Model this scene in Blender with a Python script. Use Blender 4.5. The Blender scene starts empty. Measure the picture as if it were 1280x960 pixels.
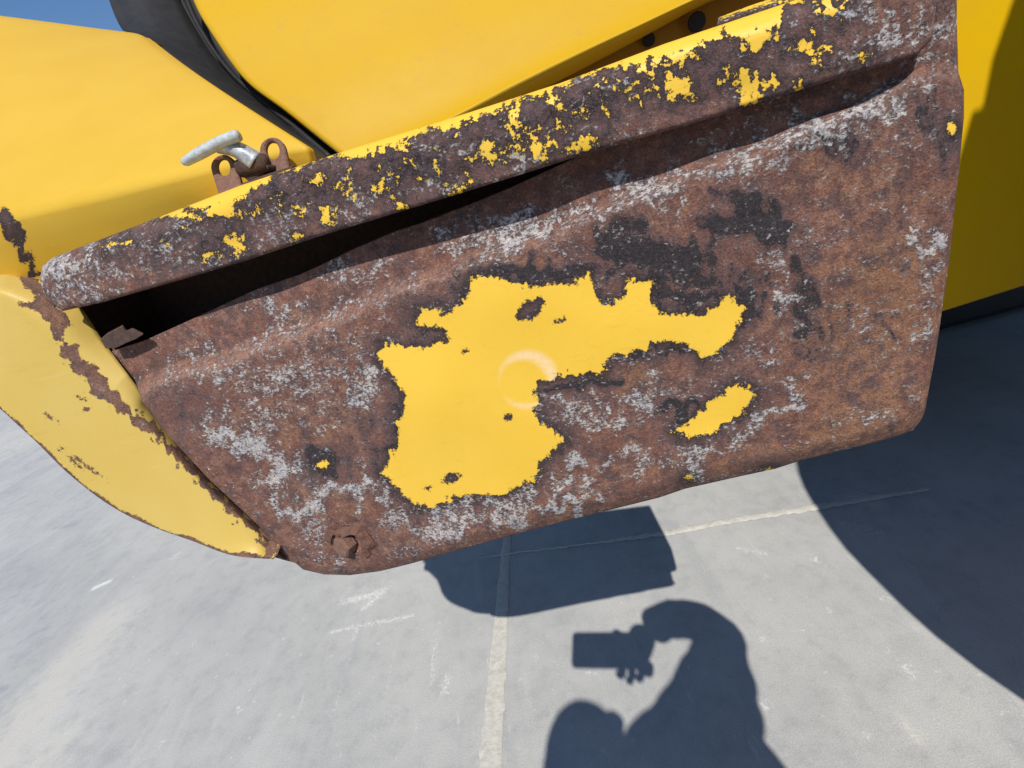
import bpy, bmesh, math, random
import numpy as np
from mathutils import Vector, Matrix

random.seed(4)
sc = bpy.context.scene
C = sc.collection

# ------------------------------------------------------------------ camera, sky, sun, exposure
FOC, PITCH, ROLL, CAM_H = 600.0, math.radians(22), math.radians(15), 1.0   # focal length in units of a 1280-wide frame
cF = np.array([0, math.cos(PITCH), -math.sin(PITCH)])
_u0 = np.array([0, math.sin(PITCH), math.cos(PITCH)]); _r0 = np.array([1.0, 0, 0])
cR = math.cos(ROLL) * _r0 - math.sin(ROLL) * _u0
cU = math.cos(ROLL) * _u0 + math.sin(ROLL) * _r0
cC = np.array([0, 0, CAM_H])

cam = bpy.data.cameras.new('camera'); camo = bpy.data.objects.new('camera', cam); C.objects.link(camo)
cam.sensor_width = 36; cam.sensor_fit = 'HORIZONTAL'; cam.lens = 36 * FOC / 1280
cam.clip_start = 0.02; cam.clip_end = 2000
M = Matrix.Identity(4)
for i in range(3):
    M[i][0], M[i][1], M[i][2], M[i][3] = cR[i], cU[i], -cF[i], cC[i]
camo.matrix_world = M
sc.camera = camo

def ray(x, y): return cF + ((x - 640) * cR - (y - 480) * cU) / FOC
LIGHT = ray(737, 800); LIGHT = LIGHT / np.linalg.norm(LIGHT)      # the way sunlight travels
L = -LIGHT
EL = math.asin(L[2])

w = bpy.data.worlds.new('World'); sc.world = w; w.use_nodes = True
nt = w.node_tree; nt.nodes.clear()
sky = nt.nodes.new('ShaderNodeTexSky'); sky.sky_type = 'NISHITA'; sky.sun_disc = False
sky.sun_elevation = EL; sky.sun_rotation = math.pi + math.atan2(LIGHT[0], LIGHT[1])
sky.altitude = 0; sky.air_density = 1.3; sky.dust_density = 0.0; sky.ozone_density = 10.0
bg = nt.nodes.new('ShaderNodeBackground'); bg.inputs['Strength'].default_value = 0.102
wo = nt.nodes.new('ShaderNodeOutputWorld')
nt.links.new(sky.outputs[0], bg.inputs[0]); nt.links.new(bg.outputs[0], wo.inputs[0])

sun = bpy.data.lights.new('sun', 'SUN'); sun.energy = 4.9; sun.angle = math.radians(0.5); sun.color = (1.0, 0.955, 0.89)
suno = bpy.data.objects.new('sun', sun); C.objects.link(suno)
suno.rotation_euler = Vector(LIGHT).to_track_quat('-Z', 'Y').to_euler(); suno.location = (0, -3, 5)

sc.view_settings.view_transform = 'Standard'; sc.view_settings.look = 'None'
sc.view_settings.exposure = 0.0; sc.view_settings.gamma = 1; sc.view_settings.use_curve_mapping = False
sc.render.engine = 'CYCLES'; sc.cycles.max_bounces = 6

# ------------------------------------------------------------------ helpers
def at(x, y, Z): return cC + Z * ray(x, y)
def ground_pt(x, y):
    d = ray(x, y); return cC - d * (cC[2] / d[2])
_BL, _BR = at(385, 712, .42), at(1150, 530, .303)
eU = _BR - _BL; eU[2] = 0; eU /= np.linalg.norm(eU)
eN = np.cross(eU, [0, 0, 1.0]); eN /= np.linalg.norm(eN)           # out of the cover, towards the photographer
eV = np.array([0, 0, 1.0])
def onp(x, y, q=0.0):
    """point on the plane of the cover (moved q metres outwards)"""
    d = ray(x, y); P0 = _BL + q * eN
    return cC + d * (((P0 - cC) @ eN) / (d @ eN))
def ray_arr(X):
    X = np.asarray(X, float)
    return cF[None] + ((X[:, :1] - 640) * cR[None] - (X[:, 1:2] - 480) * cU[None]) / FOC
def onp_arr(X, q=0.0):
    d = ray_arr(X); P0 = _BL[None] + np.asarray(q).reshape(-1, 1) * eN[None]
    t = ((P0 - cC[None]) @ eN) / (d @ eN)
    return cC[None] + d * t[:, None]
def at_arr(X, Z): return cC[None] + ray_arr(X) * np.asarray(Z).reshape(-1, 1)

def polyline(pts, n, smooth=True):
    """n points evenly along a (softly rounded) polyline"""
    p = np.asarray(pts, float)
    s = np.r_[0, np.cumsum(np.linalg.norm(np.diff(p[:, :2], axis=0), axis=1))]
    return np.stack([np.interp(np.linspace(0, s[-1], n), s, p[:, k]) for k in range(p.shape[1])], 1)
def knots(pts, n):
    """n points with even parameter per knot, Catmull-Rom"""
    p = np.asarray(pts, float); m = len(p); t = np.linspace(0, m - 1, n); i = np.minimum(t.astype(int), m - 2); f = (t - i)[:, None]
    g = lambda k: p[np.clip(k, 0, m - 1)]
    a, b, c, d = g(i - 1), g(i), g(i + 1), g(i + 2)
    return .5 * (2 * b + (c - a) * f + (2 * a - 5 * b + 4 * c - d) * f ** 2 + (3 * b - a - 3 * c + d) * f ** 3)
def coons(bot, top, left, right):
    n, m = len(bot), len(left)
    s = np.linspace(0, 1, n)[None, :, None]; t = np.linspace(0, 1, m)[:, None, None]
    B, T, Lf, Rt = bot[None], top[None], left[:, None], right[:, None]
    return (1 - t) * B + t * T + (1 - s) * Lf + s * Rt - ((1 - s) * (1 - t) * bot[0] + s * (1 - t) * bot[-1] + (1 - s) * t * top[0] + s * t * top[-1])

def sdf_poly(P, poly):
    poly = np.asarray(poly, float); d2 = np.full(len(P), 1e18); ins = np.zeros(len(P), bool)
    for a, b in zip(poly, np.roll(poly, -1, 0)):
        e = b - a; wv = P - a; h = np.clip((wv @ e) / max(e @ e, 1e-9), 0, 1)
        dd = wv - h[:, None] * e; d2 = np.minimum(d2, (dd * dd).sum(1))
        if a[1] != b[1]:
            c = (a[1] > P[:, 1]) != (b[1] > P[:, 1])
            ins ^= c & (P[:, 0] < (b[0] - a[0]) * (P[:, 1] - a[1]) / (b[1] - a[1]) + a[0])
    return np.where(ins, 1, -1) * np.sqrt(d2)
def dist_line(P, line):
    line = np.asarray(line, float); d2 = np.full(len(P), 1e18)
    for a, b in zip(line[:-1], line[1:]):
        e = b - a; wv = P - a; h = np.clip((wv @ e) / max(e @ e, 1e-9), 0, 1)
        dd = wv - h[:, None] * e; d2 = np.minimum(d2, (dd * dd).sum(1))
    return np.sqrt(d2)
def ell(P, cx, cy, rx, ry=None, ang=-15):
    ry = ry or rx; a = math.radians(ang); dx, dy = P[:, 0] - cx, P[:, 1] - cy
    u = dx * math.cos(a) + dy * math.sin(a); v = -dx * math.sin(a) + dy * math.cos(a)
    return np.sqrt((u / rx) ** 2 + (v / ry) ** 2)
_wr = np.random.RandomState(5)
_wk = [(_wr.uniform(0, math.tau), _wr.uniform(0, math.tau), _wr.uniform(0, math.tau)) for _ in range(14)]
def warp(P, amp, wl):
    """wrinkle flat coordinates so that drawn edges wander"""
    o = np.zeros((len(P), 2)); 
    for i, (a, p1, p2) in enumerate(_wk):
        k = math.tau / (wl * (1.7 - 1.25 * i / 13)); ph = (P[:, 0] * math.cos(a) + P[:, 1] * math.sin(a)) * k
        o[:, 0] += np.sin(ph + p1); o[:, 1] += np.sin(ph + p2)
    return P[:, :2] + o * amp / 2.6
def stain(P, items):
    """density 0..1: items are (points, radius, strength)"""
    o = np.zeros(len(P)); P = warp(P, 9, 46)
    for pts, r, s in items:
        d = dist_line(P, pts) if len(pts) > 1 else np.hypot(P[:, 0] - pts[0][0], P[:, 1] - pts[0][1])
        o = np.maximum(o, s * np.exp(-(d / (1.35 * r)) ** 2))
    return o

def mesh_obj(name, V, F, mat, parent=None, smooth=True, wear=None, extra=None):
    me = bpy.data.meshes.new(name)
    me.from_pydata([tuple(v) for v in V], [], F)
    if wear is not None:
        ca = me.color_attributes.new('wear', 'FLOAT_COLOR', 'POINT')
        ca.data.foreach_set('color', np.asarray(wear, np.float32).ravel())
    if extra is not None:
        ca = me.color_attributes.new('mark', 'FLOAT_COLOR', 'POINT')
        ca.data.foreach_set('color', np.asarray(extra, np.float32).ravel())
    me.materials.append(mat)
    me.update()
    if smooth: me.shade_smooth()
    o = bpy.data.objects.new(name, me); C.objects.link(o)
    if parent:
        o.parent = parent
        o.matrix_parent_inverse = Matrix.Translation(-parent.location)
    return o
def grid_faces(m, n, base=0, flip=False):
    i = np.arange(m - 1)[:, None] * n + np.arange(n - 1)[None]
    q = np.stack([i, i + 1, i + n + 1, i + n], -1).reshape(-1, 4) + base
    if flip: q = q[:, ::-1]
    return q.tolist()
def loft(name, rows, mat, parent=None, smooth=True, wear=None, sharp=False, flip=False):
    rows = np.asarray(rows); m, n = rows.shape[:2]
    o = mesh_obj(name, rows.reshape(-1, 3), grid_faces(m, n, 0, flip), mat, parent, smooth, wear)
    return o
def bm_obj(name, bm, mat, parent=None, smooth=False):
    me = bpy.data.meshes.new(name); bm.normal_update(); bm.to_mesh(me); bm.free(); me.materials.append(mat)
    if smooth: me.shade_smooth()
    o = bpy.data.objects.new(name, me); C.objects.link(o)
    if parent:
        o.parent = parent; o.matrix_parent_inverse = Matrix.Translation(-parent.location)
    return o
def prism(name, poly, axis, mat, parent=None, bevel=0.0, smooth=False, seg=2):
    """closed polygon of 3-D points pushed along axis, bevelled"""
    bm = bmesh.new(); axis = Vector(axis)
    a = [bm.verts.new(Vector(p)) for p in poly]; b = [bm.verts.new(Vector(p) + axis) for p in poly]; n = len(a)
    bm.faces.new(a); bm.faces.new(b[::-1])
    for i in range(n): bm.faces.new((a[(i + 1) % n], a[i], b[i], b[(i + 1) % n]))
    bmesh.ops.recalc_face_normals(bm, faces=bm.faces)
    if bevel:
        bmesh.ops.bevel(bm, geom=[e for e in bm.edges if e.calc_face_angle(0) > .6], offset=bevel, segments=seg, affect='EDGES', profile=.5)
    return bm_obj(name, bm, mat, parent, smooth)
def tube(name, pts, rad, mat, parent=None, seg=12, cap=True, squash=1.0, up=None):
    pts = [Vector(p) for p in pts]; n = len(pts); rad = [float(r) for r in rad] if hasattr(rad, '__len__') else [rad] * n
    bm = bmesh.new(); rings = []
    t0 = (pts[1] - pts[0]).normalized(); ref = Vector(up) if up is not None else (Vector((0, 0, 1)) if abs(t0.z) < .9 else Vector((1, 0, 0)))
    for i, p in enumerate(pts):
        t = (pts[min(i + 1, n - 1)] - pts[max(i - 1, 0)]).normalized(); x = t.cross(ref).normalized(); y = x.cross(t)
        rings.append([bm.verts.new(p + rad[i] * (math.cos(k / seg * math.tau) * x + squash * math.sin(k / seg * math.tau) * y)) for k in range(seg)])
    for a, b in zip(rings[:-1], rings[1:]):
        for k in range(seg): bm.faces.new((a[k], a[(k + 1) % seg], b[(k + 1) % seg], b[k]))
    if cap: bm.faces.new(rings[0][::-1]); bm.faces.new(rings[-1])
    bmesh.ops.recalc_face_normals(bm, faces=bm.faces)
    o = bm_obj(name, bm, mat, parent, True)
    return o
def empty(name, loc, label, cat, group=None):
    o = bpy.data.objects.new(name, None); C.objects.link(o); o.location = loc
    o['label'] = label; o['category'] = cat
    if group: o['group'] = group
    return o

# ------------------------------------------------------------------ materials
class NB:
    def __init__(s, name):
        s.m = bpy.data.materials.new(name); s.m.use_nodes = True; s.t = s.m.node_tree; s.t.nodes.clear()
        s.out = s.n('ShaderNodeOutputMaterial'); s.b = s.n('ShaderNodeBsdfPrincipled'); s.l(s.b.outputs[0], s.out.inputs[0])
        s.co = s.n('ShaderNodeTexCoord').outputs['Object']
    def n(s, k, **kw):
        nd = s.t.nodes.new(k)
        for a, v in kw.items(): setattr(nd, a, v)
        return nd
    def l(s, a, b): s.t.links.new(a, b)
    def put(s, sock, v):
        if isinstance(v, tuple) and len(v) == 3: v = (*v, 1)
        if isinstance(v, bpy.types.NodeSocket): s.l(v, sock)
        else: sock.default_value = v
    def noise(s, scale, detail=6, rough=.6, dist=0, co=None, stretch=None):
        nd = s.n('ShaderNodeTexNoise'); c = co or s.co
        if stretch:
            mp = s.n('ShaderNodeMapping'); s.l(c, mp.inputs[0]); mp.inputs['Scale'].default_value = stretch[0]; mp.inputs['Rotation'].default_value = stretch[1]; c = mp.outputs[0]
        s.l(c, nd.inputs['Vector']); nd.inputs['Scale'].default_value = scale; nd.inputs['Detail'].default_value = detail
        nd.inputs['Roughness'].default_value = rough; nd.inputs['Distortion'].default_value = dist
        return nd.outputs['Fac']
    def math(s, op, a, b=0.0, c=None):
        nd = s.n('ShaderNodeMath', operation=op); s.put(nd.inputs[0], a); s.put(nd.inputs[1], b)
        if c is not None: s.put(nd.inputs[2], c)
        return nd.outputs[0]
    def step(s, v, lo, hi, a=0.0, b=1.0):
        nd = s.n('ShaderNodeMapRange', interpolation_type='SMOOTHSTEP'); s.put(nd.inputs[0], v)
        nd.inputs[1].default_value = lo; nd.inputs[2].default_value = hi; nd.inputs[3].default_value = a; nd.inputs[4].default_value = b
        return nd.outputs[0]
    def mix(s, f, a, b, mode='MIX'):
        nd = s.n('ShaderNodeMix', data_type='RGBA', blend_type=mode); s.put(nd.inputs[0], f)
        for k, v in ((6, a), (7, b)):
            if isinstance(v, tuple): v = (*v, 1)[:4]
            s.put(nd.inputs[k], v)
        return nd.outputs[2]
    def attr(s, name):
        nd = s.n('ShaderNodeAttribute', attribute_name=name); sp = s.n('ShaderNodeSeparateColor'); s.l(nd.outputs['Color'], sp.inputs[0])
        return sp.outputs[0], sp.outputs[1], sp.outputs[2], nd.outputs['Alpha']
    def bump(s, h, strength, dist):
        nd = s.n('ShaderNodeBump'); s.put(nd.inputs['Height'], h); nd.inputs['Strength'].default_value = strength; nd.inputs['Distance'].default_value = dist
        return nd
    def fin(s, col, rough, normal=None, metal=0.0, spec=None):
        s.put(s.b.inputs['Base Color'], col); s.put(s.b.inputs['Roughness'], rough); s.put(s.b.inputs['Metallic'], metal)
        if normal: s.l(normal, s.b.inputs['Normal'])
        if spec is not None: s.b.inputs['Specular IOR Level'].default_value = spec
        return s.m

YEL = (0.75, 0.462, 0.045)
def weathered(name, ragged=15.0, mscale=150, yel=YEL, edge=1.0):
    """yellow paint flaking off rusted steel; the 'wear' attribute holds: distance inside the paint, lime bloom, dark scale, orange rust"""
    s = NB(name); sd, wh, dk, orr = s.attr('wear')
    rg, swirl, _, _ = s.attr('mark')
    n1 = s.noise(mscale, 7, .68); n2 = s.noise(900, 3, .6); n3 = s.noise(45, 5, .6); n4 = s.noise(330, 9, .74, .4); n5 = s.noise(110, 6, .65)
    n6 = s.noise(1500, 2, .5)
    nj = s.noise(420, 5, .7)
    e = s.math('MULTIPLY_ADD', s.math('SUBTRACT', n1, .5), ragged, sd)
    e = s.math('MULTIPLY_ADD', s.math('SUBTRACT', nj, .5), ragged * 1.1, e)
    e = s.math('MULTIPLY_ADD', s.math('SUBTRACT', n2, .5), ragged * .45, e)
    paint = s.step(e, -.7, .7)
    # steel: brown rust, purple-brown scale, orange bloom, black scale, grey-white lime
    base = s.mix(s.step(n3, .40, .60), (.172, .077, .056), (.122, .068, .060))
    base = s.mix(s.step(n5, .43, .66), base, (.250, .122, .086))
    base = s.mix(s.math('MULTIPLY', s.step(n5, .46, .30), .6), base, (.095, .060, .058))
    om = s.step(s.math('MULTIPLY_ADD', orr, .38, n5), .58, .92)
    base = s.mix(s.math('MULTIPLY', om, .65), base, (.29, .145, .076))
    halo = s.math('MULTIPLY', s.step(e, -34, -4), s.step(e, -.2, .6, 1, 1))
    base = s.mix(s.math('MULTIPLY', halo, .75 * edge), base, (.098, .060, .060))
    dm = s.step(s.math('MULTIPLY_ADD', dk, .42, n5), .60, .80)
    base = s.mix(s.math('MULTIPLY', dm, .80), base, (.090, .064, .070))
    dm2 = s.step(s.math('MULTIPLY_ADD', dk, .36, s.math('ADD', s.math('MULTIPLY', n4, .72), s.math('MULTIPLY', n5, .28))), .70, .77)
    base = s.mix(s.math('MULTIPLY', dm2, .9), base, (.028, .025, .029))
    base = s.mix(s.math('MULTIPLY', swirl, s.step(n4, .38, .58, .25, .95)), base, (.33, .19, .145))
    rim = s.math('MULTIPLY', s.step(s.math('MULTIPLY_ADD', s.math('SUBTRACT', n4, .5), 34, e), -13, -2), .85 * edge)
    base = s.mix(rim, base, (.036, .025, .026))
    n7 = s.noise(620, 5, .62, .6, stretch=((.6, 1, 1), (0, math.radians(16), 0))); n8 = s.noise(80, 5, .62, .8, stretch=((.5, 1, 1), (0, math.radians(16), 0)))
    wv = s.math('ADD', s.math('MULTIPLY', n4, .40), s.math('MULTIPLY', n7, .36))
    wv = s.math('ADD', wv, s.math('MULTIPLY', n8, .24))
    wv = s.math('MULTIPLY_ADD', wh, .15, wv)
    wm = s.step(wv, .556, .632)
    base = s.mix(s.math('MULTIPLY', wm, .85), base, s.mix(s.step(n5, .35, .65), (.44, .43, .44), (.50, .46, .43)))
    grain = s.step(s.math('ADD', s.math('MULTIPLY', n2, .5), s.math('MULTIPLY', n4, .5)), .33, .67, .55, 1.42)
    g = s.n('ShaderNodeCombineColor'); [s.l(grain, g.inputs[k]) for k in range(3)]
    base = s.mix(1.0, base, g.outputs[0], 'MULTIPLY')
    pit = s.step(s.noise(300, 5, .6, .5), .60, .68)
    base = s.mix(s.math('MULTIPLY', pit, .55), base, (.045, .030, .030))
    pale = s.step(n6, .66, .76)
    base = s.mix(s.math('MULTIPLY', pale, .35), base, (.46, .33, .27))
    pv = s.noise(14, 4, .55)
    pc = s.mix(s.step(pv, .3, .7), yel, (yel[0] * 1.03, yel[1] * 1.06, yel[2] * 1.25))
    pc = s.mix(s.math('MULTIPLY', s.step(s.noise(420, 4, .7), .66, .78), .25), pc, (.55, .30, .07))
    scr = s.noise(170, 5, .65, .2, stretch=((.10, 1, 1), (0, math.radians(14), 0)))
    pc = s.mix(s.math('MULTIPLY', s.step(scr, .60, .72), .35), pc, (yel[0] * 1.08, yel[1] * 1.14, yel[2] * 1.9))
    pc = s.mix(s.math('MULTIPLY', s.step(scr, .40, .30), .25), pc, (yel[0] * .86, yel[1] * .76, yel[2] * .7))
    pc = s.mix(s.math('MULTIPLY', rg, s.step(n4, .36, .55, .55, 1.0)), pc, (.82, .62, .40))
    col = s.mix(paint, base, pc)
    bare = s.step(paint, 0, 1, 1, .10)
    h = s.math('MULTIPLY_ADD', paint, .9, s.math('MULTIPLY', s.math('MULTIPLY', n4, bare), 1.0))
    h = s.math('MULTIPLY_ADD', s.math('MULTIPLY', wm, bare), .35, h)
    h = s.math('MULTIPLY_ADD', s.math('MULTIPLY', dm2, bare), .25, h)
    h = s.math('MULTIPLY_ADD', s.math('MULTIPLY', n2, s.step(paint, 0, 1, 1, .08)), .5, h)
    bp = s.bump(h, .9, .0014)
    rgh = s.step(paint, 0, 1, .74, .46)
    return s.fin(col, rgh, bp.outputs[0], spec=.27)

def paint_plain(name, col=YEL, rough=.36, orange=.02, scale=60, dirt=.25):
    s = NB(name); n = s.noise(scale, 6, .6); n2 = s.noise(500, 3, .6); n3 = s.noise(9, 5, .6)
    c = s.mix(s.step(n3, .35, .7), col, (col[0] * .97, col[1] * .95, col[2] * 1.3))
    c = s.mix(s.math('MULTIPLY', s.step(n, .58, .74), dirt), c, (.42, .25, .07))
    c = s.mix(s.math('MULTIPLY', s.step(n2, .68, .76), dirt * .8), c, (.25, .13, .05))
    bp = s.bump(s.math('ADD', n, s.math('MULTIPLY', n2, .3)), .25, .0012)
    return s.fin(c, s.step(n3, .3, .7, rough - .04, rough + .1), bp.outputs[0], spec=.22)

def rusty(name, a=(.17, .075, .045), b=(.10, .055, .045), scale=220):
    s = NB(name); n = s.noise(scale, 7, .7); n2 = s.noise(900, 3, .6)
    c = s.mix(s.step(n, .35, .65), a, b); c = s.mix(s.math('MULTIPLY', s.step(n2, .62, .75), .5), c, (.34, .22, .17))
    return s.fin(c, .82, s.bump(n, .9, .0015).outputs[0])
def plain(name, col, rough=.5, nscale=80, var=.25, bumpd=.0008, metal=0.0):
    s = NB(name); n = s.noise(nscale, 6, .65)
    c = s.mix(s.step(n, .3, .7), tuple(k * (1 - var) for k in col), tuple(min(1, k * (1 + var)) for k in col))
    return s.fin(c, s.step(n, .3, .7, rough - .06, rough + .08), s.bump(n, .4, bumpd).outputs[0], metal=metal)

m_cover = weathered('flaked_cover_paint')
m_lip = weathered('flaked_lip_paint', ragged=24, mscale=300, yel=(.75, .46, .045))
m_side = weathered('side_paint', ragged=13, mscale=120, yel=(.55, .38, .085), edge=.25)
m_hoodw = weathered('old_hood_paint', ragged=9, mscale=110, yel=(.59, .36, .030))
m_hood = paint_plain('hood_paint', (.53, .315, .009), .45)
m_hood2 = paint_plain('old_hood_paint', (.62, .405, .052), .45, dirt=.35)
m_body = paint_plain('body_paint', (.68, .41, .005), .34, dirt=.12)
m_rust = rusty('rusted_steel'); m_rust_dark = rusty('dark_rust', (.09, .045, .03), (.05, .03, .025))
m_rust_pale = rusty('pale_rust', (.23, .115, .075), (.15, .08, .06), 300)
m_rubber = plain('black_rubber', (.009, .009, .011), .62, 60, .12)
m_black = plain('matt_black', (.008, .008, .009), .7, 60, .3)
m_grip = plain('grey_rubber_grip', (.40, .43, .43), .55, 300, .22)
m_steel = plain('worn_zinc', (.36, .38, .40), .45, 260, .35, metal=.25)
m_tyre = plain('tyre_rubber', (.03, .03, .03), .8, 30, .3, .003)
m_rail = paint_plain('rail_paint', (.42, .22, .03), .5, dirt=.8)

# ------------------------------------------------------------------ ground
def ground():
    xs = np.r_[[-300, -80, -25, -12, -8], np.linspace(-6, -2.6, 60)[:-1], np.linspace(-2.6, 1.7, 520), [2.2, 3, 6, 14, 40, 120, 300]]
    ys = np.r_[[-300, -60, -15, -4, -1.5, -.6], np.linspace(-.1, 2.2, 320), np.linspace(2.2, 6.5, 90)[1:], [8, 12, 25, 60, 150, 400]]
    X, Y = np.meshgrid(xs, ys); V = np.stack([X.ravel(), Y.ravel(), np.zeros(X.size)], 1)
    near = (np.abs(V[:, 0]) < 8) & (V[:, 1] > -.1) & (V[:, 1] < 7)
    G = lambda *q: [tuple(ground_pt(*p)[:2]) for p in q]
    P = V[:, :2]
    wh = np.zeros(len(V)); be = np.zeros(len(V)); dk = np.zeros(len(V))
    def add(arr, line, r, s):
        l = G(*line); Q = P[near]
        d = dist_line(Q, l) if len(l) > 1 else np.hypot(Q[:, 0] - l[0][0], Q[:, 1] - l[0][1])
        arr[near] = np.maximum(arr[near], s * np.exp(-(d / r) ** 2))
    for line, r, s in [([(118, 735), (136, 727)], .016, 1.3), ([(430, 752), (470, 742)], .018, .9), ([(455, 760), (480, 738)], .016, .8),
                       ([(415, 790), (470, 778), (515, 770)], .010, .8), ([(447, 785), (442, 800)], .008, .8), ([(545, 790), (540, 850)], .010, .55),
                       ([(560, 845), (555, 865)], .012, .7), ([(440, 810), (415, 900)], .007, .45), ([(490, 830), (480, 880)], .006, .4),
                       ([(380, 770), (378, 776)], .012, .5), ([(297, 885), (300, 889)], .008, .8), ([(245, 800), (240, 808)], .008, .6), ([(85, 912), (82, 916)], .010, .7), ([(225, 690), (215, 698)], .012, .7),
                       ([(200, 935), (205, 925)], .008, .7), ([(320, 850), (310, 865)], .006, .5), ([(920, 685), (955, 692)], .012, .6), ([(1018, 698), (1020, 700)], .012, .8), ([(957, 718), (958, 719)], .012, .6),
                       ([(1035, 758), (1036, 765)], .006, .8), ([(1100, 748), (1112, 747)], .006, .8), ([(1135, 835), (1137, 842)], .014, .7), ([(1110, 810), (1118, 822)], .010, .5), ([(1072, 855), (1070, 858)], .006, .7),
                       ([(1084, 918), (1083, 922)], .006, .8), ([(1130, 905), (1142, 922)], .010, .6), ([(950, 875), (955, 885)], .012, .7), ([(950, 790), (953, 797)], .010, .6), ([(1250, 890), (1280, 885)], .012, .5),
                       ([(735, 840), (745, 842)], .010, .6), ([(660, 800), (662, 806)], .012, .4), ([(695, 830), (697, 832)], .008, .5), ([(770, 690), (800, 680), (830, 675)], .006, .5),
                       ([(880, 640), (900, 655), (940, 640)], .01, .35), ([(1060, 625), (1075, 620)], .03, .6), ([(1065, 655), (1100, 665)], .03, .5), ([(1130, 690), (1170, 760)], .012, .35)]:
        add(wh, line, r, s)
    for line, r, s in [([(10, 940), (75, 850), (130, 780)], .11, 1.0), ([(30, 960), (0, 990)], .14, .8), ([(0, 545), (25, 560)], .35, .7), ([(430, 745), (480, 740)], .05, .4), ([(612, 930), (612, 960)], .05, .5), ([(1130, 905), (1142, 922)], .02, .6), ([(1080, 625)], .05, .6)]:
        add(be, line, r, s)
    for line, r, s in [([(70, 660), (95, 655)], .03, .6), ([(0, 860), (4, 862)], .02, .7), ([(0, 700), (60, 800)], .2, .5), ([(180, 700), (300, 800)], .15, .25), ([(5, 580), (40, 560)], .04, .5)]:
        add(dk, line, r, s)
    wear = np.stack([wh, be, dk, np.ones(len(V))], 1)
    s = NB('concrete'); a, b, d, _ = s.attr('wear')
    n1 = s.noise(3.2, 6, .6); n2 = s.noise(22, 8, .7); n3 = s.noise(120, 6, .7); n4 = s.noise(420, 3, .6); st = s.noise(26, 6, .7, .3, stretch=((1, .16, 1), (0, 0, math.radians(12))))
    c = s.mix(s.step(n1, .35, .65), (.362, .363, .350), (.424, .423, .402))
    c = s.mix(s.math('MULTIPLY', s.step(n2, .36, .68), .40), c, (.46, .452, .43))
    c = s.mix(s.math('MULTIPLY', s.step(n2, .50, .32), .30), c, (.285, .285, .285))
    c = s.mix(s.math('MULTIPLY', s.step(st, .57, .74), .35), c, (.50, .49, .465))
    c = s.mix(s.math('MULTIPLY', s.step(n3, .62, .76), .40), c, (.56, .55, .525))
    c = s.mix(s.math('MULTIPLY', s.step(n3, .40, .26), .35), c, (.24, .25, .27))
    c = s.mix(s.math('MULTIPLY', s.step(s.math('MULTIPLY_ADD', a, .34, n3), .60, .92), .75), c, (.70, .70, .67))
    c = s.mix(s.math('MULTIPLY', s.step(s.noise(55, 3, .5), .66, .74), .5), c, (.56, .555, .53))
    c = s.mix(s.math('MULTIPLY', s.step(s.math('MULTIPLY_ADD', b, .5, n2), .55, 1.0), .55), c, (.56, .53, .47))
    c = s.mix(s.math('MULTIPLY', s.step(s.math('MULTIPLY_ADD', d, .5, n2), .60, 1.0), .6), c, (.20, .215, .25))
    sc2 = s.noise(70, 6, .7, .2, stretch=((1, .10, 1), (0, 0, math.radians(9))))
    c = s.mix(s.math('MULTIPLY', s.step(sc2, .61, .72), .5), c, (.56, .56, .545))
    sm = s.noise(7, 5, .6, .8, stretch=((1, .35, 1), (0, 0, math.radians(-20))))
    c = s.mix(s.math('MULTIPLY', s.step(sm, .52, .70), .4), c, (.48, .475, .455))
    c = s.mix(s.math('MULTIPLY', s.step(sm, .46, .30), .4), c, (.30, .31, .325))
    gr = s.step(n4, .3, .7, .86, 1.12); gc = s.n('ShaderNodeCombineColor'); [s.l(gr, gc.inputs[k]) for k in range(3)]
    c = s.mix(1.0, c, gc.outputs[0], 'MULTIPLY')
    c = s.mix(s.math('MULTIPLY', s.step(s.noise(260, 2, .5), .69, .75), .45), c, (.16, .16, .17))
    m = s.fin(c, .78, s.bump(s.math('ADD', n3, s.math('MULTIPLY', n4, .4)), .28, .002).outputs[0], spec=.3)
    o = mesh_obj('ground', V, grid_faces(len(ys), len(xs)), m, None, True, wear); o['kind'] = 'structure'
    # sealed joints between the slabs, ragged strips lying on the concrete
    s = NB('joint_filler'); n = s.noise(60, 7, .7); n2 = s.noise(300, 4, .6)
    c = s.mix(s.step(n, .35, .68), (.46, .44, .385), (.57, .55, .49)); c = s.mix(s.math('MULTIPLY', s.step(n2, .60, .75), .5), c, (.38, .37, .35))
    mj = s.fin(c, .9, s.bump(n, .8, .004).outputs[0])
    rnd = random.Random(2)
    def joint(pts, halfw, n, rag, z):
        p = np.array([ground_pt(*q)[:2] for q in pts]); p = polyline(p, n)
        t = np.gradient(p, axis=0); t /= np.linalg.norm(t, axis=1)[:, None]; nn = np.stack([-t[:, 1], t[:, 0]], 1)
        hw = np.interp(np.linspace(0, 1, n), np.linspace(0, 1, len(halfw)), halfw)
        def rg():
            v = np.array([rnd.gauss(0, 1) for _ in range(n)]); v = np.convolve(v, [.25, .5, .25], 'same')
            b = np.zeros(n)
            for _ in range(n // 14):
                k = rnd.randrange(n); b[max(0, k - 2):k + 3] += rnd.choice([.5, 1.1, 1.8])
            return v * rag * .5 + b * rag * .6
        a = p + nn * (hw + rg())[:, None]; b = p - nn * (hw + rg())[:, None]
        mid = p; h = .0018
        rows = [np.c_[a, np.full(n, z)], np.c_[a * .7 + mid * .3, np.full(n, z + h * .6)], np.c_[mid, np.full(n, z + h)], np.c_[b * .7 + mid * .3, np.full(n, z + h * .6)], np.c_[b, np.full(n, z)]]
        o = loft('joint', rows, mj, None, True); o['kind'] = 'structure'; return o
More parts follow.
